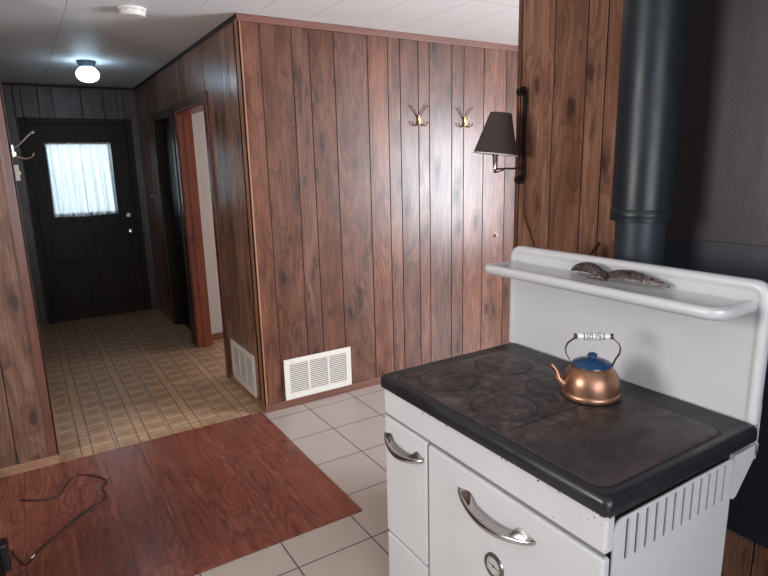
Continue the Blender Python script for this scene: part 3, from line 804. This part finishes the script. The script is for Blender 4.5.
# iron plates lying in a dark channel, left one carrying four lids
bm = plate(.948, 1.440, .678, 1.494, .045, CT-.003, CT+.0012)
obj('channel', bm, STEELGAP, ck)
def half(y0, y1, r):
    bm = bmesh.new()
    loft(bm, [[(p[0], p[1], z) for p in rrect(.955+i, 1.433-i, y0+i, y1-i, [max(.002, q-i) for q in r], 8)] for i, z in ((0, CT-.002), (0, CT+.0018), (.0018, CT+.0030))])
    return bm
obj('burner_plate', half(.9975, 1.487, [.042, .042, .003, .003]), IRON, st, True)
obj('griddle_plate', half(.685, .9955, [.003, .003, .042, .042]), IRON, st, True)
for bx_, by_ in ((1.083, 1.363), (1.315, 1.362), (1.080, 1.112), (1.312, 1.118)):
    bm = bmesh.new(); lathe(bm, [(0, .0028), (.0, .0042), (.060, .0043), (.088, .0041), (.0915, .0034), (.0920, .0028)], (bx_, by_, CT), 56, closed=False)
    lathe(bm, [(.0920, .0028), (.0922, .0034), (.0962, .0034), (.0966, .0028)], (bx_, by_, CT), 56, closed=False, mat=1)
    b = obj('burner_lid', bm, [IRON, STEELGAP], st, True)
# backsplash with rolled border
XB = 1.545; bm = bmesh.new()
by0, by1, bz0, bz1 = .667, 1.574, .905, 1.288
def rb(i, r): return rrect(by0+i, by1-i, bz0+i*.3, bz1-i, [max(r-i, .004), max(r-i, .004), .004, .004], 8)
loft(bm, [[(x, p[0], p[1]) for p in rb(i, .045)] for i, x in ((.004, XB+.030), (0, XB+.024), (0, XB+.008), (.004, XB), (.012, XB-.004), (.020, XB-.003), (.026, XB+.001), (.030, XB+.002))])
obj('backsplash', bm, ENAMEL, st, True)
# shelf: rounded lip, sloping front, rounded front corners
bm = bmesh.new(); zt = 1.237
def shl(off, r): return rrect(1.372+off, XB+.006, .690+off, 1.556-off, [.004, .004, r, r], 8)
sl = []
# rrect corner order: (x1,y1),(x0,y1),(x0,y0),(x1,y0)
def shl(off, back=XB+.006):
    r = .05 - off*.5
    return rrect(1.380+off, back, .694+off, 1.546-off, [.002, max(.004, .022-off*.4), r, .002], 8)
for off, dz in ((.030, -.038), (.012, -.034), (.003, -.025), (0, -.016), (.002, -.006), (.008, -.001), (.016, .0), (.026, -.003), (.034, -.006)):
    sl.append([(p[0], p[1], zt+dz) for p in shl(off)])
loft(bm, sl)
obj('warming_shelf', bm, ENAMEL, st, True)
# brackets holding the backsplash
for y in (.672, 1.530):
    bm = bmesh.new(); pl = [(1.470, .842), (1.590, .842), (1.586, .818), (1.498, .716), (1.484, .712), (1.470, .720)]
    loft(bm, [[(p[0], y, p[1]) for p in pl], [(p[0], y+.018, p[1]) for p in pl]])
    bx(bm, XB+.031, XB+.038, y, y+.018, .80, .96)
    obj('bracket', bm, ENAMEL, st)
st.location = (1.2, 1.1, 0)
for c in st.children: c.data.transform(Matrix.Translation((-1.2, -1.1, 0)))
for c in st.children:
    for g in c.children: g.data.transform(Matrix.Translation((-1.2, -1.1, 0)))

# ------------------------------------------------------------------ copper kettle
KC = Vector((1.345, 1.027, CT+.0046)); KA = math.atan2(.62, -.78)      # spout azimuth
kt = thing('tea_kettle', 'copper tea kettle with blue lid and white ceramic grip on the black stovetop', 'kettle', KC, KA)
bm = bmesh.new(); lathe(bm, [(0, .0), (.078, .0), (.0845, .003), (.0855, .009), (.0850, .014), (.0815, .018), (.0815, .030), (.0805, .045), (.076, .062), (.068, .076), (.058, .086), (.0545, .089), (.0545, .092), (.050, .093), (0, .093)], seg=48)
obj('kettle_body', bm, COPPER, kt, True)
kt.scale = (.985, .985, 1.02)
bm = bmesh.new(); tube(bm, [(.062, 0, .028), (.080, 0, .034), (.094, 0, .048), (.099, 0, .064), (.106, 0, .078), (.118, 0, .090)], [.019, .017, .0115, .0085, .0068, .0060], 14, smooth_n=4)
obj('spout', bm, COPPER, kt, True)
bm = bmesh.new(); lathe(bm, [(0, .092), (.054, .092), (.058, .0935), (.0575, .096), (.050, .101), (.034, .107), (.016, .1115), (.008, .1125), (.0075, .114), (.0135, .117), (.0145, .122), (.010, .1265), (0, .128)], seg=40)
obj('lid', bm, BLUE, kt, True)['label'] = 'blue speckled enamel lid with round knob'
for s_ in (-1, 1):
    bm = bmesh.new()
    strip(bm, [(s_*.0575, 0, .078), (s_*.0600, 0, .092), (s_*.066, 0, .108), (s_*.076, 0, .124), (s_*.0785, 0, .140), (s_*.073, 0, .155), (s_*.060, 0, .166), (s_*.050, 0, .172), (s_*.044, 0, .178)], .008, .003, (0, 1, 0))
    bx(bm, s_*.057-.003, s_*.057+.003, -.009, .009, .070, .084, bev=.001)
    obj('handle_arm', bm, BRONZE, kt)
bm = bmesh.new(); tube(bm, [(-.053, 0, .176), (.053, 0, .176)], .0035, 8); lathe(bm, [(0, -.004), (.008, -.003), (.008, .003), (0, .004)], (.052, 0, .176), 14, axis='x'); lathe(bm, [(0, -.004), (.008, -.003), (.008, .003), (0, .004)], (-.052, 0, .176), 14, axis='x')
obj('handle_rod', bm, BRONZE, kt, True)
bm = bmesh.new(); lathe(bm, [(.003, -.042), (.008, -.041), (.0092, -.036), (.0085, -.029), (.0088, -.026), (.0108, -.018), (.0108, -.012), (.0088, -.006), (.0092, 0), (.0088, .006), (.0108, .012), (.0108, .018), (.0088, .026), (.0085, .029), (.0092, .036), (.008, .041), (.003, .042)], (0, 0, .0), 24, axis='x')
gp = obj('handle_grip', bm, GRIP, kt, True); gp.location = (0, 0, .176); gp.scale = (1.12, 1.05, 1.05); gp['label'] = 'white ceramic grip with dark blue marks'

# ------------------------------------------------------------------ winged metal ornament lying on the shelf
orn = thing('metal_ornament', 'dark metal winged ornament lying open on the white shelf of the stove', 'ornament', (1.500, 1.112, zt-.002))
def wing(sgn, ragged):
    bm = bmesh.new(); rows = []; n = 20; m = 10; rnd = random.Random(3+ragged)
    Lh = .185 if ragged else .138
    for i in range(n+1):
        t = i/n; y = -sgn*(.012 + Lh*t)*1.0
        wd = .050*math.sin(PI*min(1, (t*.86+.14)))**.55*(1-.25*t)
        if ragged: wd *= (1 - .35*max(0, t-.5)); wd += .004*math.sin(t*40)*t
        hgt = .037*math.sin(PI*min(1, t*.88+.12))**.6
        if ragged: hgt *= 1-.45*t
        row = []
        for j in range(m+1):
            q = j/m; x = -wd*.45 + wd*q + .018*t*(1 if not ragged else 1.2)
            z = .004 + hgt*math.sin(PI*(.10+.80*q))**.8 + .0018*math.sin(q*25+t*5)*(1 if ragged else .4)
            if ragged: z += rnd.uniform(-.0012, .0012)
            row.append((x, y, z))
        rows.append(row)
    top = [[bm.verts.new(p) for p in r] for r in rows]; bot = [[bm.verts.new((p[0], p[1], max(.0025, p[2]-.006))) for p in r] for r in rows]
    for G, fl in ((top, 0), (bot, 1)):
        for a, b in zip(G, G[1:]):
            for j in range(m): bm.faces.new((a[j], a[j+1], b[j+1], b[j]))
    for a, b in zip(range(n), range(1, n+1)):
        bm.faces.new((top[a][0], top[b][0], bot[b][0], bot[a][0])); bm.faces.new((top[a][m], top[b][m], bot[b][m], bot[a][m]))
    for j in range(m):
        bm.faces.new((top[0][j], top[0][j+1], bot[0][j+1], bot[0][j])); bm.faces.new((top[n][j], top[n][j+1], bot[n][j+1], bot[n][j]))
    return bm
obj('wing', wing(-1, 0), PEWTER, orn, True)['label'] = 'smoother rounded wing'
obj('wing', wing(1, 1), PEWTER, orn, True)['label'] = 'longer feathered wing with ragged tip'
bm = bmesh.new(); tube(bm, [(-.040, .034, .008), (-.036, .012, .010), (-.034, -.006, .010), (-.036, -.028, .008)], [.006, .008, .008, .006], 10, smooth_n=4)
tube(bm, [(-.040, -.002, .012), (-.020, -.001, .016), (.004, 0, .014), (.020, .0, .010)], [.010, .013, .010, .005], 12, smooth_n=4)
obj('body', bm, PEWTER, orn, True)

# ------------------------------------------------------------------ stove pipe and heat shield
sp_ = thing('stove_pipe', 'black round stovepipe rising behind the white stove backsplash', 'stovepipe', (1.745, 1.172, 0))
bm = bmesh.new(); lathe(bm, [(.079, .55), (.079, 1.40)], seg=56, closed=False); tube(bm, [(-.26, 0, .62), (-.10, 0, .62), (.0, 0, .62)], .079, 40, up=(0, 1, 0))
obj('lower_pipe', bm, PIPE2, sp_, True)['label'] = 'narrower dull blue-black lower pipe'
bm = bmesh.new(); lathe(bm, [(.082, 1.398), (.0945, 1.398), (.0945, 2.463)], seg=64, closed=False)
obj('upper_pipe', bm, PIPE, sp_, True)['label'] = 'wider glossy black double-wall pipe'
bm = bmesh.new(); lathe(bm, [(.0945, 1.396), (.0970, 1.398), (.0970, 1.414), (.0980, 1.417), (.0970, 1.420), (.0970, 1.432), (.0945, 1.435)], seg=64, closed=False)
for a in (3.3, 4.35): lathe(bm, [(0, -.003), (.0035, -.002), (.0035, .004), (0, .004)], (.0960*math.cos(a), .0960*math.sin(a), 1.408), 8)
obj('collar', bm, PIPE, sp_, True)
bm = bmesh.new(); lathe(bm, [(.0945, 1.974), (.0949, 1.975), (.0949, 1.978), (.0945, 1.979)], seg=64, closed=False)
obj('seam_band', bm, PIPE, sp_, True)
hs = thing('heat_shield', 'large black metal heat shield panel on the wall behind the stovepipe', 'heat shield', (XR-.02, .3, .33))
bm = newbox(-.010, -.004, -1.0, 1.02, 1.000-.008, 2.12, bev=.002); obj('upper_sheet', bm, SHIELD, hs)
bm = newbox(-.004, .002, -1.0, 1.02, .0, 1.010, bev=.002); obj('lower_sheet', bm, SHIELD, hs)
for y in (-.7, .2, .95):
    for z in (.2, 1.3, 1.95): obj('spacer', newbox(.002 if z < .9 else -.004, .0195, y-.012, y+.012, z-.012, z+.012), GROOVE, hs)
bm = bmesh.new(); tube(bm, [(0, 0, 0), (-.006, -.03, .05), (-.006, -.075, .11), (-.005, -.12, .17)], .0035, 6, smooth_n=4)
o = obj('wall_cable', bm, CORD, None, True); o.location = (XR-.004, 1.60, 1.10); tag(o, 'thin dark cable slanting up the boards just behind the backsplash', 'cable')

# ------------------------------------------------------------------ things at the lower left
def floor_pt(u, v, z=.007):
    d = r2*((u-384)/FPX) + d2*((v-288)/FPX) + fw
    t = (z-1.6)/d.z
    return Vector((0, 0, 1.6)) + d*t
FL = .007
cp = [(-.207, 3.148), (-.123, 3.091), (-.045, 3.08), (.006, 3.189), (.053, 3.251), (.112, 3.211), (.167, 3.137), (.18, 3.082), (.151, 3.033), (.152, 2.924), (.01, 2.796), (-.116, 2.674), (-.162, 2.604), (-.191, 2.572), (-.227, 2.66), (-.246, 2.72)]
bm = bmesh.new(); tube(bm, [(x+.15, y-3.0, FL+.004) for x, y in cp], .0042, 8, smooth_n=5)
co_ = obj('electric_cord', bm, CORD, None, True); co_.location = (-.15, 3.0, 0); tag(co_, 'dark brown electric cord looping over the reddish laminate floor', 'cord')

# a second strand lies along the near part of the loop
bm = bmesh.new(); tube(bm, [(x+.15, y-3.0, FL+.004) for x, y in [(.100, 2.885), (.045, 2.850), (-.030, 2.765), (-.080, 2.712), (-.150, 2.640)]], .0036, 8, smooth_n=5)
obj('cord_strand', bm, CORD, co_, True)
bm = bmesh.new(); lathe(bm, [(0, -.013), (.006, -.012), (.0075, 0), (.006, .012), (0, .013)], seg=12, axis='x'); bm.transform(Matrix.Translation((-.012, -.396, FL+.007)) @ Matrix.Rotation(.75, 4, 'Z'))
obj('metal_tip', bm, NICKEL, co_, True)['label'] = 'shiny metal cord end'
ap = thing('storage_cabinet', 'black cabinet edge with a protruding latch at the lower left frame border', 'cabinet', (-.40, 2.22, .0065))
obj('body', newbox(-.17, .160, -.17, .175, .0, .72, bev=.006), BLKP, ap)
bm = newbox(.158, .186, .095, .155, .155, .265, bev=.006); obj('latch', bm, BLKP, ap)
bm = newbox(.184, .188, .110, .140, .214, .219, bev=.001); obj('latch_pin', bm, NICKEL, ap)
wb = tag(obj('plastic_box', newbox(-.035, .035, -.03, .03, 0, .075, bev=.008, seg=3), WHITEP, None, True), 'small white plastic item by the baseboard at the left frame edge', 'plastic item')
wb.location = (-.345, 3.40, .0072)
